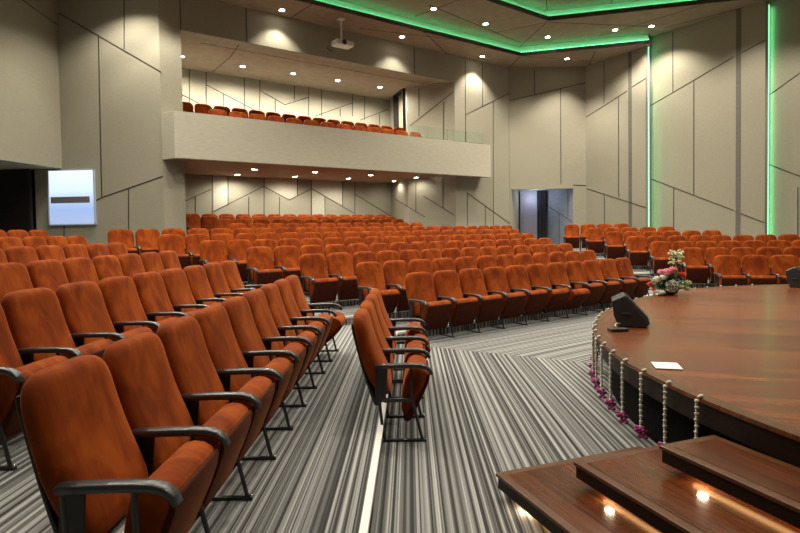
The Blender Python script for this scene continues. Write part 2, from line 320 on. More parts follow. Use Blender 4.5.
# floor and terraces
bm = bmesh.new(); prism(bm, [(-13.,-5.),(17.,-5.),(17.,25.),(-13.,25.)], -.2, 0.); struct(obj('floor', bm, M['carpet_front']))
def dirs(a): return Vector((math.sin(a), math.cos(a)))
AL, AA, AF = .0698, .0156, .0226
nL = Vector((math.cos(AL), -math.sin(AL))); uL = dirs(AL)
AC = .6274; uC = Vector((math.cos(AC), math.sin(AC))); nC = Vector((math.sin(AC), -math.cos(AC)))
AR = -.2611; uR = Vector((math.cos(AR), math.sin(AR))); nR = Vector((math.sin(AR), -math.cos(AR)))
def meet(P, u, Q, v):
    d = u.x*v.y-u.y*v.x; w = Q-P; t = (w.x*v.y-w.y*v.x)/d; return P+u*t
for k in range(1, 7):
    if k == 1: PL, uu = Vector((-.17,4.0)), dirs(AF)
    elif k == 2: PL, uu = Vector((-1.43+.12,2.35)), dirs(AA)
    else: PL, uu = Vector((-2.873,3.664))-nL*(1.3143*(k-3)-.12), uL
    PC = -nC*(7.0734+1.1393*(k-1)-.2); PR = Vector((7.4704,12.7241))-nR*(1.3637*(k-1)-.2)
    a = PL+uu*((-4.9-PL.y)/uu.y); b = meet(PL, uu, PC, uC); c = meet(PC, uC, PR, uR); e = PR+uR*((16.4-PR.x)/uR.x)
    bm = bmesh.new(); prism(bm, [tuple(a),tuple(b),tuple(c),tuple(e),(16.4,24.8),(-12.9,24.8),(-12.9,-4.9)], .135*(k-1), .135*k)
    # stripes follow the seat rows on the terraces behind the middle block and run lengthwise at the side
    o = struct(obj('floor_terrace', bm, M['carpet_side']))
    bm = bmesh.new()
    pr_ = meet(PL, uu, PC, uC)
    big = [tuple(b), tuple(c), tuple(e), (16.3,24.7), tuple(b+Vector((-.5736,.819))*16)]
    vs = [bm.verts.new((x,y,.135*k+.0015)) for x,y in big]; bm.faces.new(vs); struct(obj('floor_terrace_rows', bm, M['carpet_rows']))
    # nosing
    bm = bmesh.new(); z = .135*k
    pts = [a,b,c,e]
    for p, q in zip(pts, pts[1:]):
        t = (q-p).normalized(); n = Vector((t.y,-t.x))
        prism(bm, [tuple(p+n*.006), tuple(q+n*.006), tuple(q-n*.038), tuple(p-n*.038)], z-.03, z+.004)
    struct(obj('trim_%d' % k, bm, M['nosing']))
fl = [(7,14.45,.948),(8,16.10,1.105),(9,17.24,1.22),(10,18.38,1.329)]
for i,(k,pp,z) in enumerate(fl):
    s0,s1 = 3.0, 13.1
    q = lambda s,p_: tuple(uC*s-nC*p_)
    z0 = .81 if i == 0 else fl[i-1][2]
    bm = bmesh.new(); prism(bm, [q(s0 if i == 0 else 4.6,pp),q(s1,pp),q(s1,20.4),q(s0 if i == 0 else 4.6,20.4)], z0, z); struct(obj('floor_upper_terrace', bm, M['carpet_rows']))

# ceiling
c1a = Vector((-2.71,15.89)); c1c = Vector((4.66,21.18)); c1e = Vector((8.97,19.98))
c1s = c1a-(c1c-c1a).normalized()*12
c2a = Vector((2.74,17.02)); c2c = Vector((5.06,18.75)); c2e = Vector((10.45,17.30)); c2s = c2a-(c2c-c2a).normalized()*16; c2z = c2c+(c2e-c2c).normalized()*11.0
def off(pts, d):     # shift a polyline outward (to its left when walking)
    out = []
    for i, p in enumerate(pts):
        t0 = (pts[i]-pts[i-1]).normalized() if i else None; t1 = (pts[i+1]-pts[i]).normalized() if i < len(pts)-1 else None
        if t0 is None: out.append(p+Vector((-t1.y,t1.x))*d)
        elif t1 is None: out.append(p+Vector((-t0.y,t0.x))*d)
        else:
            m_ = (Vector((-t0.y,t0.x))+Vector((-t1.y,t1.x))).normalized(); out.append(p+m_*(d/max(.3,m_.dot(Vector((-t0.y,t0.x))))))
    return out
def band(bm, A, B, z0, z1, mi=0):
    for i in range(len(A)-1): prism(bm, [tuple(A[i]),tuple(A[i+1]),tuple(B[i+1]),tuple(B[i])], z0, z1, mi)
def seams(bm, lst, z, mi=1):
    for (x0,y0,x1,y1) in lst:
        a = Vector((x0,y0)); b = Vector((x1,y1)); t = (b-a).normalized(); n = Vector((-t.y,t.x))*.014
        prism(bm, [tuple(a-n),tuple(b-n),tuple(b+n),tuple(a+n)], z-.004, z+.01, mi)
E1 = [c1s, c1c, c1e]; F1 = off(E1, .22)
bm = bmesh.new()
outer = [c1s, c1c, c1e, Vector((9.25,20.5)), Vector((7.9,24.0)), Vector((4.3,24.0)), Vector((2.0,21.2)), Vector((-5.9,15.4)), Vector((-13.0,15.6)), Vector((-13.,8.))]
prism(bm, [tuple(p) for p in outer], 8.2, 8.3)
seams(bm, [(4.66,21.18,4.5,22.8),(7.3,20.65,7.7,22.6),(.9,18.48,1.9,20.9),(1.95,19.24,-1.2,18.1),(-2.4,16.12,-3.2,17.1),(4.66,21.18,7.6,22.0)], 8.2)
struct(obj('ceiling_outer_band', bm, [M['ceil'], M['seam']]))
bm = bmesh.new(); band(bm, E1, off(E1,.012), 8.195, 8.33); band(bm, off([c2s,c2c,c2z],-.0), off([c2s,c2c,c2z],.012), 8.595, 8.74); struct(obj('trim_8', bm, M['ledge']))
bm = bmesh.new(); band(bm, F1, off(E1,.26), 8.3, ZM+.02); E2 = [c2s,c2c,c2z]; F2 = off(E2,.22); band(bm, F2, off(E2,.26), ZM+.1, ZI+.02)
struct(obj('trim_9', bm, M['cream']))
# middle and inner ceilings
bm = bmesh.new()
band(bm, E2, [F1[0]+Vector((0,.0)), F1[1], Vector((17.5,17.5))], ZM, ZM+.1)
prism(bm, [tuple(F1[1]), tuple(F1[2]), (10.2,21.5), (17.5,17.5)], ZM+.001, ZM+.1)
prism(bm, [tuple(c1s-Vector((0,0))), tuple(c2s), (-13.,-5.2), (-14.,8.)], ZM, ZM+.1)
seams(bm, [(5.06,18.75,4.66,21.3),(4.6,20.9,1.0,17.3),(3.3,19.9,5.0,18.9),(7.3,20.4,9.6,17.6),(5.1,18.9,9.2,19.5),(9.3,19.6,12.0,16.9),(.6,18.2,2.2,16.7),(2.2,16.7,-2.8,15.2),(-2.6,15.9,-1.2,14.0)], ZM)
struct(obj('ceiling_middle', bm, [M['ceil'], M['seam']]))
bm = bmesh.new()
prism(bm, [tuple(F2[0]), tuple(F2[1]), tuple(F2[2]), (17.5,-5.2), (-13.2,-5.2)], ZI, ZI+.1)
seams(bm, [(5.06,18.9,3.0,12.0),(3.4,17.4,7.0,14.5),(7.0,18.4,6.0,13.0),(6.0,13.0,11.5,14.2)], ZI)
struct(obj('ceiling_inner', bm, [M['ceil'], M['seam']]))
bm = bmesh.new(); prism(bm, [(-13.2,-5.2),(17.5,-5.2),(17.5,25),(-13.2,25)], 9.3, 9.4); struct(obj('ceiling_slab', bm, M['ceil']))
# light strips hidden behind the cove edges
def strip(name, A, z, lab, h=.03):
    bm = bmesh.new(); B = off(A, .03); band(bm, A, B, z, z+h); return tag(obj(name, bm, M['green']), lab, 'light strip', 'green cove lighting')
strip('led_strip', off([c1s,c1c,c1e], .10), 8.335, 'green light strip along the outer ceiling cove above the balcony')
strip('led_strip', off(E2, .10), ZM+.145, 'green light strip along the inner ceiling cove over the stage')
bm = bmesh.new(); prism(bm, [(9.105,20.365),(9.135,20.382),(9.127,20.395),(9.097,20.378)], 1.0, 8.5)
tag(obj('led_strip', bm, M['mint']), 'green light strip standing in the wall step below the ceiling corner', 'light strip', 'green wall lighting')
bm = bmesh.new(); prism(bm, [(11.525,17.425),(11.55,17.442),(11.542,17.455),(11.517,17.438)], 1.0, 8.5)
tag(obj('led_strip', bm, M['mint']), 'green light strip in the wall step furthest towards the stage', 'light strip', 'green wall lighting')
# bulkhead above the balcony and niche ceilings
P, Q, segs = WALLS['bulk']; P = Vector(P); Q = Vector(Q); u = (Q-P).normalized(); n = Vector((u.y,-u.x))
bm = bmesh.new(); prism(bm, [tuple(P), tuple(Q), tuple(Q-n*.3), tuple(P-n*.3)], 7.21, 8.2)
for s in (1.86, 7.98, .02):
    a = P+u*s; prism(bm, [tuple(a-u*.012), tuple(a+u*.012), tuple(a+u*.012+n*.008), tuple(a-u*.012+n*.008)], 7.21, 8.2, 1)
struct(obj('wall_bulkhead', bm, [M['wall'], M['seam']]))
bm = bmesh.new(); prism(bm, [tuple(P-n*.02), tuple(Q-n*.02), (.5,21.9), (-.2,24.0), (-9.,17.6)], 7.22, 7.5)
seams(bm, [(-4.5,16.25,-5.2,17.6),(-5.2,17.6,-6.3,19.2),(-5.7,16.3,2.0,21.9)], 7.22)
struct(obj('ceiling_niche', bm, [M['ceil'], M['seam']]))

# balcony: deck, parapet, glass
BF = 15.2
q = lambda s,p_: tuple(uC*s-nC*p_)
def S_(x,y): return Vector((x,y)).dot(uC)
sl, sr = S_(-5.82,14.56), S_(3.50,21.31)
bm = bmesh.new()
prism(bm, [q(sl,BF), q(sr,BF), q(sr+.0,15.74), q(sr-1.6,15.75), (.35,21.7), (-.34,23.7), (-8.6,17.7), (-5.85,15.4), (-6.27,14.89)], 3.70, 4.23)
struct(obj('floor_balcony', bm, [M['soffit']]))
bm = bmesh.new(); prism(bm, [q(3.6,16.75), q(12.2,16.75), (-.2,23.6), (-8.3,17.9)], 4.23, 4.62); struct(obj('floor_balcony_step', bm, M['carpet_rows']))
bm = bmesh.new(); prism(bm, [q(sl,BF-.01), q(sr,BF-.01), q(sr,BF+.18), q(sl+.05,BF+.18)], 3.68, 4.90)
prism(bm, [q(sl,BF-.01), q(sl+.05,BF+.18), (-6.10,15.05), (-6.29,14.885)], 3.68, 4.90)
struct(obj('wall_balcony_parapet', bm, M['wall_pale'])); 
rl = empty('glass_railing', (0,0,0)); tag(rl, 'low clear glass railing on top of the concrete balcony parapet, beside the balcony doorway', 'railing')
g0, g1 = S_(.24,19.13), S_(3.18,21.27); k = 4
for i in range(k):
    a = g0+(g1-g0)*i/k+.02; b = g0+(g1-g0)*(i+1)/k-.02
    bm = bmesh.new(); prism(bm, [q(a,15.28), q(b,15.28), q(b,15.292), q(a,15.292)], 4.9, 5.32); obj('glass_panel', bm, M['glass'], rl)
bm = bmesh.new(); prism(bm, [q(g0,15.268), q(g1,15.268), q(g1,15.304), q(g0,15.304)], 4.895, 4.93); obj('rail_shoe', bm, M['bolt'], rl)

# ------------------------------------------------------------------ lamps
def add_spot(loc, w, cone=1.9, blend=.6, r=.05, col=(1.,.91,.76)):
    ld = bpy.data.lights.new('downlight_beam', 'SPOT'); ld.energy = w; ld.spot_size = cone; ld.spot_blend = blend; ld.color = col; ld.shadow_soft_size = r
    lo = bpy.data.objects.new('downlight_beam', ld); lo.location = loc; C.objects.link(lo); return lo
proto_lamp = None
def downlight(x, y, z, lab, grp, w, cone=1.9, r=.075):
    global proto_lamp
    if proto_lamp is None:
        proto_lamp = empty('downlight', (0,0,0))
        bm = bmesh.new(); lathe(bm, [(.075,-.0),(.105,-.008),(.11,.0),(.11,.006),(.075,.006)], n=24); obj('lamp_rim', bm, M['trimwhite'], proto_lamp)
        bm = bmesh.new(); lathe(bm, [(.0755,-.004),(.0755,.004)], n=24); obj('lamp_lens', bm, M['lamp'], proto_lamp)
        o = proto_lamp
    else: o = copy_tree(proto_lamp)
    o.location = (x,y,z-.008); tag(o, lab, 'ceiling light', grp)
    add_spot((x,y,z-.06), w, cone); return o
K = 1.75
WS = 330*K
for i,(x,y) in enumerate([(-3.34,16.49),(.18,18.9),(3.21,21.16),(6.54,21.62)]):
    downlight(x,y,8.2, ['round ceiling downlight nearest the projector in the outer ceiling band','round ceiling downlight above the middle of the balcony, outer band','round ceiling downlight just before the pale pillar, outer ceiling band','round ceiling downlight over the rear doorway, outer ceiling band'][i], 'outer ceiling band lights', WS*(.36 if i < 2 else .75), 1.8)
for i,(x,y) in enumerate([(1.17,17.6),(3.0,18.95),(5.45,20.32),(7.65,19.70),(8.78,19.40)]):
    downlight(x,y,ZM, '%s of the five round lights between the two green coves, counted from the balcony end' % ORD[i], 'middle ceiling lights', WS, 2.1)
# lights of the same rows further towards the stage and the seats, above the frame
for i,(x,y,w,z) in enumerate([(-5.6,13.4,1.0,ZM),(-6.95,13.8,.75,8.2),(-4.2,10.6,1.,ZM),(-7.0,8.6,1.1,ZM),(-2.6,12.6,1.0,ZM),(-4.6,6.2,.7,ZM),(-1.6,8.4,.9,ZI),(-3.4,3.6,.45,ZI),(-8.2,12.2,1.0,ZM),
      (1.2,11.6,1.05,ZI),(3.4,14.2,1.,ZI),(6.0,15.6,1.0,ZI),(1.,7.2,1.1,ZI),(4.2,10.2,1.,ZI),(8.2,13.2,1.,ZI),(9.5,16.3,1.0,ZM),(12.6,14.4,.9,ZM),(4.6,6.2,.8,ZI),(8.4,8.2,.9,ZI),(3.4,2.6,.6,ZI),(8.6,3.0,.7,ZI),(-7.6,3.0,.4,ZM),(0.2,1.2,.35,ZI)]):
    downlight(x,y,z, '%s of the round lights spread over the hall ceiling ahead of the stage' % ORD[i] if i < len(ORD) else 'round light', 'hall ceiling lights', WS*w*1.15, 2.2)
for i,(x,y) in enumerate([(-6.7,17.5),(-5.12,18.63),(-3.62,19.55),(-2.18,20.52),(-.67,21.59)]):
    downlight(x,y,7.22, '%s of the five round lights in the ceiling above the balcony seats, from the pillar' % ORD[i], 'balcony ceiling lights', 250*K, 2.95)
for i,(x,y) in enumerate([(-5.51,19.09),(-4.55,17.62),(-3.73,20.08),(-2.81,18.75),(-1.9,21.12),(-1.01,20.01),(-.2,22.48),(.66,21.11)]):
    fy = 3.70
    downlight(x,y,fy, '%s of the eight small round lights under the balcony, counted from the side pillar' % ORD[i], 'under balcony lights', (72 if i < 6 else 17)*K, 2.95)

# projector hung from the outer ceiling band
pj = empty('projector', (-1.67,17.3,7.45), ) ; pj.rotation_euler = (0,0,.63)
tag(pj, 'white ceiling projector hanging on a pole in front of the balcony bulkhead', 'projector')
bm = bmesh.new(); box(bm, (0,0,0), (.62,.40,.15)); obj('projector_case', bm, M['projector'], pj, bevel=.03)
bm = bmesh.new(); tube(bm, [(-.05,-.19,0),(-.05,-.225,0)], .075, 20); obj('projector_lens', bm, M['black'], pj, smooth=False)
bm = bmesh.new(); tube(bm, [(-.03,0,.07),(-.03,0,.74)], .028, 12); box(bm, (-.03,0,.745), (.2,.2,.012)); box(bm, (-.03,0,.085), (.2,.2,.02)); obj('ceiling_pole', bm, M['projector'], pj)
bm = bmesh.new(); tube(bm, [(-.3,.05,.0),(-.42,.05,-.03),(-.5,.04,-.16),(-.45,.02,-.27),(-.34,.03,-.24),(-.36,.05,-.08),(-.5,.05,.02),(-.52,.05,-.2),(-.30,.05,-.3)], .009, 6); obj('cable', bm, M['pad'], pj, smooth=True)

# lit window panel low on the rear side wall
Pb = Vector((-6.28,14.88)); ub = (Vector((-9.1,15.12))-Pb).normalized(); nb = Vector((ub.y,-ub.x)); nb = nb if nb.y < 0 else -nb
wd = empty('window_1', (*(Pb+ub*2.555+nb*.02), 2.0)); wd.rotation_euler = (0,0,math.atan2(nb.y,nb.x)+PI/2); struct(wd)
mw = mat('bright_window_glass', (.1,.1,.1), .2); b = mw.node_tree.nodes['Principled BSDF']
tc = N(mw,'ShaderNodeTexCoord'); sp = N(mw,'ShaderNodeSeparateXYZ'); L(mw, tc.outputs['Object'], sp.inputs[0])
rp = ramp(mw, [(0.,(.42,.52,.80)),(.28,(.34,.50,.86)),(.44,(.52,.66,.95)),(.62,(.75,.92,1.)),(1.,(.93,1.,1.))]); 
mr = N(mw,'ShaderNodeMapRange'); mr.inputs[1].default_value = 0.; mr.inputs[2].default_value = 1.45; L(mw, sp.outputs['Z'], mr.inputs[0]); L(mw, mr.outputs[0], rp.inputs['Fac'])
L(mw, rp.outputs[0], b.inputs['Emission Color']); b.inputs['Emission Strength'].default_value = 1.0
bm = bmesh.new(); box(bm, (0,-.02,.73), (1.28,.012,1.44)); obj('window_glass', bm, mw, wd)
bm = bmesh.new(); box(bm, (-.04,-.035,.66), (1.10,.02,.17)); obj('window_rail', bm, mat('grey_window_rail', (.17,.15,.18), .5), wd)
bm = bmesh.new()
for bx in (((-.65,-.02,.73),(.03,.06,1.5)),((.65,-.02,.73),(.03,.06,1.5)),((0,-.02,1.465),(1.33,.06,.03)),((0,-.02,-.005),(1.33,.06,.03))): box(bm, *bx)
obj('window_frame', bm, mat('pale_blue_window_frame', (.45,.55,.72), .4), wd)

# ------------------------------------------------------------------ chairs
def rrect_loft(bm, levels, nseg=28, power=3.2, mi=0):
    rings = []
    for z, F, t, w in levels:
        ring = []
        for k in range(nseg):
            a = 2*PI*k/nseg; ca, sa = math.cos(a), math.sin(a)
            x = w*math.copysign(abs(ca)**(2/5.5), ca); y = t/2*math.copysign(abs(sa)**(2/2.6), sa)
            ring.append(bm.verts.new((x, -(F)+y, z)))
        rings.append(ring)
    for a, b in zip(rings, rings[1:]):
        for k in range(nseg): bm.faces.new((a[k],a[(k+1)%nseg],b[(k+1)%nseg],b[k])).material_index = mi
    bm.faces.new(rings[0][::-1]); bm.faces.new(rings[-1])
def chair_meshes():
    P = {}
    bm = bmesh.new()
    rrect_loft(bm, [(0.355, 0.201, 0.04, 0.226), (0.365, 0.201, 0.092, 0.24), (0.4, 0.186, 0.132, 0.25), (0.46, 0.161, 0.165, 0.258), (0.53, 0.131, 0.174, 0.263), (0.61, 0.098, 0.165, 0.267), (0.7, 0.068, 0.148, 0.269), (0.79, 0.042, 0.137, 0.27), (0.86, 0.024, 0.131, 0.269), (0.905, 0.015, 0.127, 0.265), (0.94, 0.008, 0.121, 0.256), (0.968, 0.004, 0.115, 0.24), (0.99, 0.001, 0.103, 0.217), (1.004, -0.001, 0.087, 0.19), (1.012, -0.002, 0.066, 0.16), (1.017, -0.002, 0.034, 0.125)])
    P['backrest'] = (bm, M['velvet'], True, 0)
    bm = bmesh.new()
    a = [(0.135, 0.275), (0.12, 0.275), (0.088, 0.36), (0.055, 0.46), (0.015, 0.6), (-0.02, 0.74), (-0.048, 0.86), (-0.06, 0.935), (-0.048, 0.94), (-0.03, 0.86), (-0.002, 0.74), (0.032, 0.6), (0.075, 0.46), (0.12, 0.36), (0.175, 0.29), (0.17, 0.275)]
    extrude_x(bm, a, -.232, .232); P['back_shell'] = (bm, M['black'], False, .006)
    bm = bmesh.new()
    extrude_x(bm, [(0.336, 0.27), (0.343, 0.38), (0.358, 0.48), (0.38, 0.555), (0.406, 0.582), (0.448, 0.59), (0.493, 0.585), (0.53, 0.565), (0.544, 0.535), (0.53, 0.48), (0.493, 0.39), (0.448, 0.305), (0.396, 0.205), (0.363, 0.19), (0.346, 0.225)], -.242, .242)
    P['seat'] = (bm, M['velvet'], False, .022)
    bm = bmesh.new()
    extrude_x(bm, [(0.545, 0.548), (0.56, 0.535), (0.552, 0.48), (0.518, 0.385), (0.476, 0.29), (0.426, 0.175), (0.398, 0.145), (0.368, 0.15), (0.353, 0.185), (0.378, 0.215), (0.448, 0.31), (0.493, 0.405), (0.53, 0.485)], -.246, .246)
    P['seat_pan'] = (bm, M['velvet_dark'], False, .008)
    return P
def stand_meshes(x):
    bm = bmesh.new()
    path = [(.135,.604),(.22,.608),(.32,.611),(.43,.612),(.49,.610),(.535,.600),(.569,.576),(.586,.542)]
    rings = []
    for i,(F,z) in enumerate(path):
        j0, j1 = max(i-1,0), min(i+1,len(path)-1); dF, dz = path[j1][0]-path[j0][0], path[j1][1]-path[j0][1]; l = math.hypot(dF,dz); nF, nz = -dz/l, dF/l
        h = .019 if i < 6 else .015; w = .032 if i < 7 else .028
        ring = []
        for k in range(12):
            a = 2*PI*k/12; cx = math.copysign(abs(math.cos(a))**.5, math.cos(a))*w; cy = math.copysign(abs(math.sin(a))**.6, math.sin(a))*h
            ring.append(bm.verts.new((x+cx, -(F+nF*cy), z+nz*cy)))
        rings.append(ring)
    for a,b in zip(rings, rings[1:]):
        for k in range(12): bm.faces.new((a[k],a[(k+1)%12],b[(k+1)%12],b[k]))
    bm.faces.new(rings[0][::-1]); bm.faces.new(rings[-1])
    pad = bm
    bm = bmesh.new()
    tube(bm, [(x,-.508,.0),(x,-.462,.19),(x,-.425,.33),(x,-.42,.59)], .0125, 8)
    tube(bm, [(x,-.205,.0),(x,-.18,.16),(x,-.165,.33),(x,-.15,.58)], .0125, 8)
    box(bm, (x,-.29,.335), (.018,.27,.03)); box(bm, (x,-.355,.010), (.028,.36,.018))
    leg = bm
    bm = bmesh.new()
    extrude_x(bm, [(.13,.33),(.14,.59),(.235,.59),(.225,.42),(.205,.33)], x-.007, x+.007)
    plate = bm
    bm = bmesh.new(); ball(bm, (x,-.525,.024), .014, 8, 5, (1,1,.7)); ball(bm, (x,-.19,.024), .014, 8, 5, (1,1,.7)); bolts = bm
    return pad, leg, plate, bolts
def make_chair(extra):
    t = empty('auditorium_chair')
    for nme, (bm, m, sm, bv) in chair_meshes().items():
        obj(nme, bm, m, t, smooth=True, bevel=bv, segs=3)
    for x in ([-.285, .285] if extra else [-.285]):
        pad, leg, plate, bolts = stand_meshes(x)
        obj('armrest', pad, M['pad'], t, smooth=True)
        l = obj('leg', leg, M['steel'], t); obj('bolt', bolts, M['bolt'], l, smooth=True)
        obj('side_panel', plate, M['black'], t)
    return t
base_chair = make_chair(False); end_chair = make_chair(True); used = set()
def bake(root):
    for o in root.children:
        for md in list(o.modifiers): pass
def place(x, y, z, ang, last, label, group):
    src = end_chair if last else base_chair
    if src.name in used: o = copy_tree(src)
    else: used.add(src.name); o = src
    o.location = (x,y,z); o.rotation_euler = (0,0,ang); tag(o, label, 'chair', group)
    tip_seat(o, random.uniform(-.02,.03)); return o
def tip_seat(o, th):          # swing the tip-up seat and its pan about the hinge
    hg = Vector((0,-.335,.25)); R3 = Matrix.Rotation(th, 3, 'X')
    for ch in o.children:
        if ch.name.startswith('seat'): ch.rotation_euler = (th,0,0); ch.location = hg-R3@hg
SP = .57
OPEN = {('the front row of the side block', 8):.42, ('the short separate front row', 2):.22, ('the short separate front row', 0):.05}
# left block, rows of nine; counted from the far aisle end
def left_row(P, a, i0, i1, z, rowname, grp, offs=0.):
    u_ = dirs(a)
    for i in range(i0, i1+1):
        p = P+u_*(SP*i+offs); c_ = place(p.x, p.y, z, PI/2-a, i == i1, 'orange tip-up chair, %s from the far end of %s' % (ORD[i1-i], rowname), grp)
        if (rowname, i) in OPEN: tip_seat(c_, OPEN[(rowname, i)])
left_row(Vector((-.3418,4.7032)), AF, 0, 3, 0., 'the short separate front row', 'short front row of four chairs')
left_row(Vector((-1.4282,2.3506)), AA, 0, 8, .135, 'the front row of the side block', 'side block front row')
offs = [0., .8044, 1.5378, 2.3895, 3.1001]; starts = [0,1,3,4,6]
for k in range(5):
    P = Vector((-2.8729,3.6643))-nL*(1.3143*k)
    left_row(P, AL, starts[k], 8, .135*(k+2), 'the %s row of the side block' % ORD[k+1], 'side block %s row' % ORD[k+1], offs[k])
# middle block
CS = {1:(5.4798,11),2:(5.2677,12),3:(4.7586,14),4:(4.1761,16),5:(3.6252,18),6:(3.0792,20),7:(2.2827,23),8:(5.4106,12),9:(5.443,12),10:(5.3432,13),11:(5.15,14)}
CZ = {8:.948,9:1.105,10:1.22,11:1.329}
for r,(s,nn) in CS.items():
    pp = 7.0734+1.1393*(r-1) if r < 8 else 15.1278+1.1393*(r-8); z = .135*(r-1) if r < 8 else CZ[r]
    for i in range(nn):
        p = uC*(s+SP*i)-nC*pp
        blk = ('the middle block' if r < 8 else 'the seating under the balcony'); rn = ORD[r-1] if r < 8 else ORD[r-8]
        c_ = place(p.x, p.y, z, AC, i == nn-1, 'orange tip-up chair, %s from the side-aisle end, %s row of %s' % (ORD[i], rn, blk), '%s %s row' % (blk[4:], rn))
        if r == 1 and i in (5,6): tip_seat(c_, (.16,.36)[i-5])
        if r == 2 and i == 0: tip_seat(c_, .2)
# right block
RX = {1:(7.4704,4),2:(7.021,6),3:(6.4864,8),4:(6.0192,9),5:(5.5028,6),6:(4.9928,5),7:(4.2628,4)}
for r,(x,nn) in RX.items():
    for i in range(nn):
        p = Vector((x,12.7241))-nR*(1.3637*(r-1))+uR*(SP*i)
        place(p.x, p.y, .135*(r-1), AR, i == nn-1, 'orange tip-up chair, %s from the aisle, %s row of the block behind the stage' % (ORD[i], ORD[r-1]), 'far block %s row' % ORD[r-1])
# balcony
for r,(s,pp,z,nn) in enumerate([(5.30,16.2,4.26,13),(4.66,17.3,4.62,15)]):
    for i in range(nn):
        p = uC*(s+(.60,.565)[r]*i)-nC*pp
        place(p.x, p.y, z, AC, i == nn-1, 'orange tip-up balcony chair, %s from the pillar, %s row above the parapet' % (ORD[i], ['front','rear'][r]), 'balcony %s row' % ['front','rear'][r])

# ------------------------------------------------------------------ stage
meas = [(2.03,2.82),(1.88,3.49),(1.83,3.95),(1.81,4.46),(1.85,4.90),(1.92,5.35),(2.10,6.02),(2.56,7.06),(3.39,8.19),(4.02,8.84),(4.86,9.50),(5.75,9.93),(6.8,10.12),(7.6,10.14)]
def catmull(p, n=6):
    out = []
    for i in range(len(p)-1):
        p0,p1,p2,p3 = [Vector(p[max(0,min(len(p)-1,j))]) for j in (i-1,i,i+1,i+2)]
        for k in range(n):
            t = k/n; out.append(.5*((2*p1)+(-p0+p2)*t+(2*p0-5*p1+4*p2-p3)*t*t+(-p0+3*p1-3*p2+p3)*t**3))
    out.append(Vector(p[-1])); return out
arc = catmull([(2.86,.9),(2.36,1.8)]+meas)
cc = Vector((7.5,4.6)); rest = [cc+Vector((math.cos(a),math.sin(a)))*5.55 for a in [math.radians(d) for d in range(80,-50,-6)]]
outl = arc+rest+[Vector((9.,-.8)),Vector((4.5,-.9)),Vector((3.4,.1))]
ZS = .6
def inset(pts, d):
    n = len(pts); out = []
    for i in range(n):
        t = (pts[(i+1)%n]-pts[i-1]).normalized(); out.append(pts[i]+Vector((t.y,-t.x))*d)
    return out
st = empty('stage', (7.5,4.6,0)); tag(st, 'low round stage of polished brown wood with garlands hung on its edge', 'stage')
def local(pts): return [(p.x-7.5, p.y-4.6) for p in pts]
bm = bmesh.new(); prism(bm, local(outl), ZS-.03, ZS); obj('stage_top', bm, M['stagewood'], st, bevel=.008)
bm = bmesh.new(); prism(bm, local(inset(outl,.02)), ZS-.17, ZS-.031); obj('fascia', bm, M['darkwood'], st)
bm = bmesh.new(); prism(bm, local(inset(outl,.16)), .0, ZS-.171); obj('stage_base', bm, M['stagebase'], st)
ring = inset(outl,.09)
bm = bmesh.new()
for i in range(len(outl)):
    j = (i+1) % len(outl); a,b,c,d = outl[i],outl[j],ring[j],ring[i]
    vs = [bm.verts.new((p.x-7.5,p.y-4.6,ZS+.0015)) for p in (a,b,c,d)]; bm.faces.new(vs)
obj('edge_border', bm, M['edgewood'], st)
# steps: three floating treads, each a framed panel over a recessed riser with a warm light strip
e2 = Vector((.345,-.939)); e1 = Vector((.939,.345))
corners = [Vector((.58,3.47)),Vector((1.01,3.27)),Vector((1.45,3.12))]
sp_ = empty('stage_steps', (1.5,2.5,0)); tag(sp_, 'three broad floating wooden steps with warm light strips leading onto the stage', 'steps')
o0 = Vector((1.5,2.5))
for k, c in enumerate(corners):
    z = .15*(k+1); dpt = [1.15,.8,.42][k]; Ls = 3.1
    quad = [c, c+e1*dpt, c+e1*dpt+e2*Ls, c+e2*Ls]; T = lambda p: (p.x-o0.x, p.y-o0.y)
    bm = bmesh.new(); prism(bm, [T(p) for p in quad], z-.022, z); tr = obj('step_tread', bm, M['edgewood'], sp_, bevel=.004)
    b_ = .055; q2 = [c+e1*b_+e2*b_, c+e1*(dpt-b_)+e2*b_, c+e1*(dpt-b_)+e2*(Ls-b_), c+e1*b_+e2*(Ls-b_)]
    bm = bmesh.new(); prism(bm, [T(p) for p in q2], z, z+.0025); obj('tread_panel', bm, M['stepwood'], tr)
    i_ = .012; q3 = [c+e1*i_+e2*i_, c+e1*(dpt-i_)+e2*i_, c+e1*(dpt-i_)+e2*Ls, c+e1*i_+e2*Ls]
    bm = bmesh.new(); prism(bm, [T(p) for p in q3], z-.095, z-.023); obj('step_fascia', bm, M['darkwood'], sp_)
    i_ = .13; q4 = [c+e1*i_+e2*.12, c+e1*(dpt-.01)+e2*.12, c+e1*(dpt-.01)+e2*Ls, c+e1*i_+e2*Ls]
    bm = bmesh.new(); prism(bm, [T(p) for p in q4], .0 if k == 0 else z-.149, z-.096); obj('step_riser', bm, M['darkwood'], sp_)
    q5 = [c+e1*.10+e2*.14, c+e1*.125+e2*.14, c+e1*.125+e2*Ls, c+e1*.10+e2*Ls]
    bm = bmesh.new(); prism(bm, [T(p) for p in q5], z-.110, z-.097); obj('light_strip', bm, M['warm'], sp_)
    q6 = [c+e1*.045+e2*.22, c+e1*.075+e2*.22, c+e1*.075+e2*.26, c+e1*.045+e2*.26]
    bm = bmesh.new(); prism(bm, [T(p) for p in q6], z-.106, z-.0955); obj('step_lamp', bm, M['puck'], sp_)

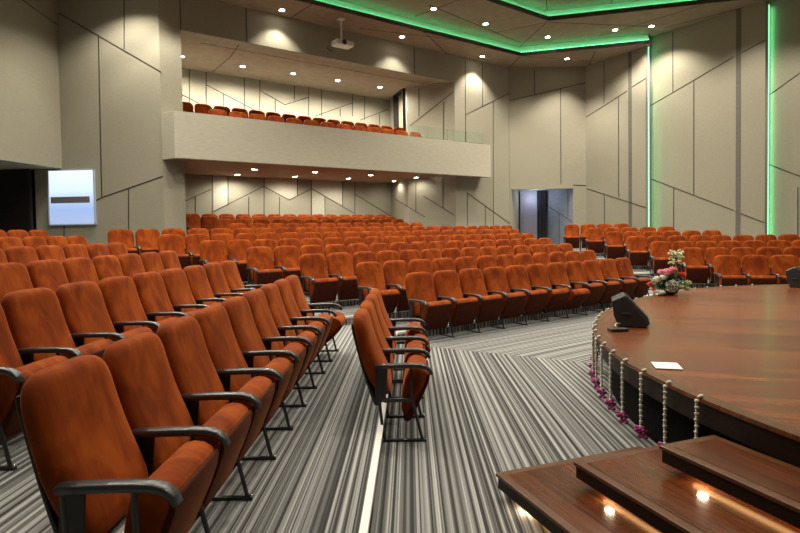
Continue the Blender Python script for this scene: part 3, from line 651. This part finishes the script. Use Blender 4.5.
# garlands over the stage edge
def make_garland():
    g = empty('flower_garland'); bm = bmesh.new()
    pts = [(0,.012,.012),(0,-.004,.008)]+[(0,-.020,-.018-.020*i) for i in range(21)]
    for i, p in enumerate(pts):
        big = (i % 2 == 0); r = .0145 if big else .0105
        ball(bm, (p[0]+random.uniform(-.003,.003), p[1], p[2]), r, 8, 5, (1.1,1.,.9))
    obj('bud_string', bm, M['bud'], g, smooth=True)
    bm = bmesh.new()
    for i in range(26):
        a = random.random()*2*PI; rr = random.uniform(.008,.045); z = -.42-random.random()*.085
        ball(bm, (rr*math.cos(a), -.018+rr*math.sin(a)*.8, z), random.uniform(.012,.022), 7, 5, (1,.8,.7))
    obj('orchid_tassel', bm, M['petal_purple'], g, smooth=True)
    bm = bmesh.new()
    for i in range(9): ball(bm, (random.uniform(-.03,.03), -.018+random.uniform(-.015,.015), -.445-random.random()*.04), .009, 6, 4)
    obj('tassel_petal', bm, M['petal_white'], g, smooth=True)
    return g
gp = make_garland(); first = True
full = arc+rest; acc = 0.; prev = full[0]; marks = []; target = None
# walk the edge and mark equal spacing beginning at the garland closest to the steps
d0 = None; dist = 0.
start = Vector((1.88,3.49)); cum = [0.]
for a,b in zip(full, full[1:]): cum.append(cum[-1]+(b-a).length)
best = min(range(len(full)), key=lambda i:(full[i]-start).length); s_ = cum[best]; cnt = 0
while s_ < cum[-1] and cnt < 27:
    i = max(j for j in range(len(cum)-1) if cum[j] <= s_); t = (s_-cum[i])/(cum[i+1]-cum[i]); p = full[i].lerp(full[i+1], t); tv = (full[i+1]-full[i]).normalized(); no = Vector((-tv.y,tv.x))
    o = gp if first else copy_tree(gp); first = False
    o.location = (p.x, p.y, ZS); o.rotation_euler = (0,0,math.atan2(no.x,-no.y))
    tag(o, 'white bud garland with magenta orchid tassel, %s along the stage edge from the steps' % (ORD[cnt] if cnt < 26 else 'last'), 'garland', 'garlands along the stage edge')
    s_ += .335; cnt += 1

# paper and small box on the stage
pp_ = empty('paper_sheet', (2.03,4.27,ZS+.006)); 
bm = bmesh.new(); box(bm, (0,0,0), (.19,.21,.006), rot=None); o = obj('paper_sheet', bm, M['paper'])
bpy.data.objects.remove(pp_); o.location = (2.06,4.30,ZS+.0055); o.rotation_euler = (0,0,-.25); tag(o, 'folded white paper card lying on the stage near its edge', 'paper')
bm = bmesh.new(); box(bm, (0,0,.016), (.19,.10,.03)); o = obj('connector_box', bm, M['speaker'], bevel=.005); o.location = (2.27,5.80,ZS+.002); o.rotation_euler = (0,0,.1); tag(o, 'small flat grey connector box on the stage beside the black wedge speaker', 'box')

# wedge monitors
def make_wedge():
    w = empty('stage_monitor')
    bm = bmesh.new(); prof = [(-.13,.0),(.14,.0),(.19,.05),(-.07,.345),(-.20,.28),(-.18,.12)]
    extrude_x(bm, prof, -.2, .2); obj('speaker_case', bm, M['speaker'], w, bevel=.012)
    bm = bmesh.new(); extrude_x(bm, [(.180,.075),(.184,.079),(-.048,.338),(-.052,.334)], -.18, .18); obj('front_grille', bm, M['grille'], w)
    bm = bmesh.new(); tube(bm, [(-.198,.02,.15),(-.215,.02,.15),(-.215,.09,.15),(-.198,.09,.15)], .01); obj('handle', bm, M['black'], w)
    return w
w1 = make_wedge(); w1.location = (2.56,6.18,ZS+.002); w1.rotation_euler = (0,0,1.22); tag(w1, 'black wedge stage monitor on the round stage edge near the small connector box', 'speaker')
w2 = copy_tree(w1); w2.location = (6.98,9.70,ZS+.002); w2.rotation_euler = (0,0,.9); tag(w2, 'black wedge stage monitor at the far edge of the stage, cut off by the frame', 'speaker')
bm = bmesh.new(); tube(bm, [(2.36,5.98,ZS+.05),(2.30,5.93,ZS+.06),(2.27,5.88,ZS+.045),(2.27,5.84,ZS+.04)], .006, 6); tag(obj('speaker_cable', bm, M['petal_cream'], smooth=True), 'short pale cable between the wedge monitor and its connector box', 'cable')

# flower arrangement
fa = empty('flower_arrangement', (4.30,8.92,ZS)); tag(fa, 'low bowl of pink, white and coral flowers standing on the far stage edge', 'flowers')
bm = bmesh.new(); lathe(bm, [(.07,.0),(.13,.02),(.16,.08),(.15,.10),(.0001,.09)]); obj('bowl', bm, M['pot'], fa, smooth=True)
bm = bmesh.new()
def leaf(bm, c, d, l, w):
    d = Vector(d).normalized(); s = d.cross(Vector((random.uniform(-.4,.4),random.uniform(-.4,.4),1))).normalized()*w; up = s.cross(d).normalized()*w*.35
    c = Vector(c); v = [bm.verts.new(p) for p in (c, c+d*l*.45+s-up, c+d*l, c+d*l*.45-s-up, c+d*l*.5+up)]
    for f in ((0,1,4),(1,2,4),(2,3,4),(3,0,4)): bm.faces.new([v[i] for i in f])
for i in range(420):
    a = random.random()*2*PI; el = random.uniform(-.15,1.3); r = random.uniform(.04,.24); dd = (math.cos(a)*math.cos(el)*1.2, math.sin(a)*math.cos(el), math.sin(el)*.75)
    leaf(bm, (dd[0]*r, dd[1]*r*.8, .11+dd[2]*r), dd, random.uniform(.05,.10), random.uniform(.012,.025))
for i in range(90):
    a = random.random()*2*PI; h = random.uniform(.2,.62); leaf(bm, (.10+.03*math.cos(a)+.03*h, .03*math.sin(a), h), (math.cos(a),math.sin(a),.9), .07, .012)
obj('foliage', bm, M['leaf'], fa)['kind'] = 'stuff'
def bloom(c, r, m, name):
    bm = bmesh.new(); c = Vector(c); k = 0
    for ringi, (cnt_, rad, tilt) in enumerate([(5,.35,.95),(8,.65,.6),(11,.95,.2),(12,1.05,-.25)]):
        for j in range(cnt_):
            a = 2*PI*j/cnt_+ringi*.4; d = Vector((math.cos(a)*math.cos(tilt), math.sin(a)*math.cos(tilt), math.sin(tilt)*.75)); s = Vector((-math.sin(a),math.cos(a),0))
            p = c+d*r*rad*.9; up = d.cross(s)
            vs = [bm.verts.new(v) for v in (c+d*r*.2, p+s*r*.28+up*r*.05, c+d*r*1.05+s*r*.15+up*r*.12, c+d*r*1.05-s*r*.15+up*r*.12, p-s*r*.28+up*r*.05)]; bm.faces.new(vs)
    ball(bm, c, r*.72, 10, 7, (1,1,.8))
    obj(name, bm, m, fa)
for c, r, mm, nm in [((-.06,-.10,.36),.085,'petal_pink','peony'),((.04,-.07,.39),.08,'petal_pink','peony'),((-.13,-.02,.36),.06,'petal_pink','peony'),((.02,.1,.34),.07,'petal_pink','peony'),
    ((-.22,-.10,.25),.075,'petal_white','rose'),((-.15,-.14,.28),.065,'petal_white','rose'),((-.20,-.18,.045),.07,'petal_white','rose'),((-.27,-.12,.05),.05,'petal_white','rose'),((.27,-.08,.18),.065,'petal_cream','rose'),((.24,-.12,.10),.055,'petal_cream','rose'),
    ((.19,-.06,.31),.07,'petal_red','carnation'),((-.31,-.05,.17),.055,'petal_red','carnation'),((-.28,-.10,.09),.045,'petal_red','carnation'),((.1,.14,.3),.06,'petal_red','carnation'),((.12,-.17,.13),.05,'petal_cream','rose')]:
    bloom(c, r, M[mm], nm)
bm = bmesh.new()
for i in range(150):
    a = random.random()*2*PI; r = math.sqrt(random.random())*.11; ball(bm, (-.02+r*math.cos(a), -.17+random.uniform(-.02,.02), .15+r*math.sin(a)*.9), .009, 5, 4)
obj('gypsophila', bm, M['petal_white'], fa)['kind'] = 'stuff'
bm = bmesh.new()
for i in range(130):
    a = random.random()*2*PI; b_ = random.random()*2*PI; r = random.random()**.5*.12; ball(bm, (.13+r*math.cos(a), r*math.sin(a)*.8, .60+r*.95*math.sin(b_)), random.uniform(.010,.02), 6, 4)
obj('lisianthus', bm, M['petal_cream'], fa, smooth=True)['kind'] = 'stuff'

# ------------------------------------------------------------------ camera, world
cam = bpy.data.cameras.new('camera'); co = bpy.data.objects.new('camera', cam); C.objects.link(co)
cam.sensor_width = 36.; cam.lens = 556.652/800*36; cam.shift_x = 0.; cam.shift_y = -(266.5-248.352)/800; cam.clip_start = .05; cam.clip_end = 200
pt, rl_ = -.0315, .0157
R_ = Vector((1,0,0)); F_ = Vector((0,math.cos(pt),math.sin(pt))); U_ = Vector((0,-math.sin(pt),math.cos(pt)))
X_ = R_*math.cos(rl_)-U_*math.sin(rl_); Y_ = R_*math.sin(rl_)+U_*math.cos(rl_); Z_ = -F_
co.matrix_world = Matrix(((X_.x,Y_.x,Z_.x,0.),(X_.y,Y_.y,Z_.y,0.),(X_.z,Y_.z,Z_.z,1.687),(0,0,0,1)))
sc = bpy.context.scene; sc.camera = co
w = bpy.data.worlds.new('world'); w.use_nodes = True; w.node_tree.nodes['Background'].inputs[0].default_value = (.9,.85,.75,1); w.node_tree.nodes['Background'].inputs[1].default_value = .02
sc.world = w
sc.view_settings.view_transform = 'Standard'; sc.view_settings.look = 'None'; sc.view_settings.gamma = 1.; sc.view_settings.exposure = 0.; sc.view_settings.use_curve_mapping = False

pl = bpy.data.lights.new('corridor_light', 'POINT'); pl.energy = 22; pl.color = (.72,.82,1.); pl.shadow_soft_size = .15
po = bpy.data.objects.new('corridor_light', pl); po.location = (5.75,23.45,3.0); C.objects.link(po)

pl = bpy.data.lights.new('upper_doorway_fill', 'POINT'); pl.energy = 30; pl.color = (1.,.9,.75); pl.shadow_soft_size = .1  # added unseen fill that brightens the balcony doorway from behind
po = bpy.data.objects.new('upper_doorway_fill', pl); po.location = (.75,22.9,6.7); C.objects.link(po)

def led_wash(x, y, zc, aim, w, ln):
    ld = bpy.data.lights.new('led_wash', 'AREA'); ld.shape = 'RECTANGLE'; ld.size = .03; ld.size_y = ln; ld.energy = w; ld.color = (.16,1.,.38)
    lo = bpy.data.objects.new('led_wash', ld); z = -Vector((aim[0],aim[1],0)).normalized(); yv = Vector((0,0,1)); xv = yv.cross(z)
    lo.matrix_world = Matrix(((xv.x,yv.x,z.x,x),(xv.y,yv.y,z.y,y),(xv.z,yv.z,z.z,zc),(0,0,0,1))); C.objects.link(lo)
led_wash(9.135, 20.372, 4.8, (.80,-.30), 9, 7.2)
led_wash(11.56, 17.44, 4.8, (.80,-.30), 9, 7.2)
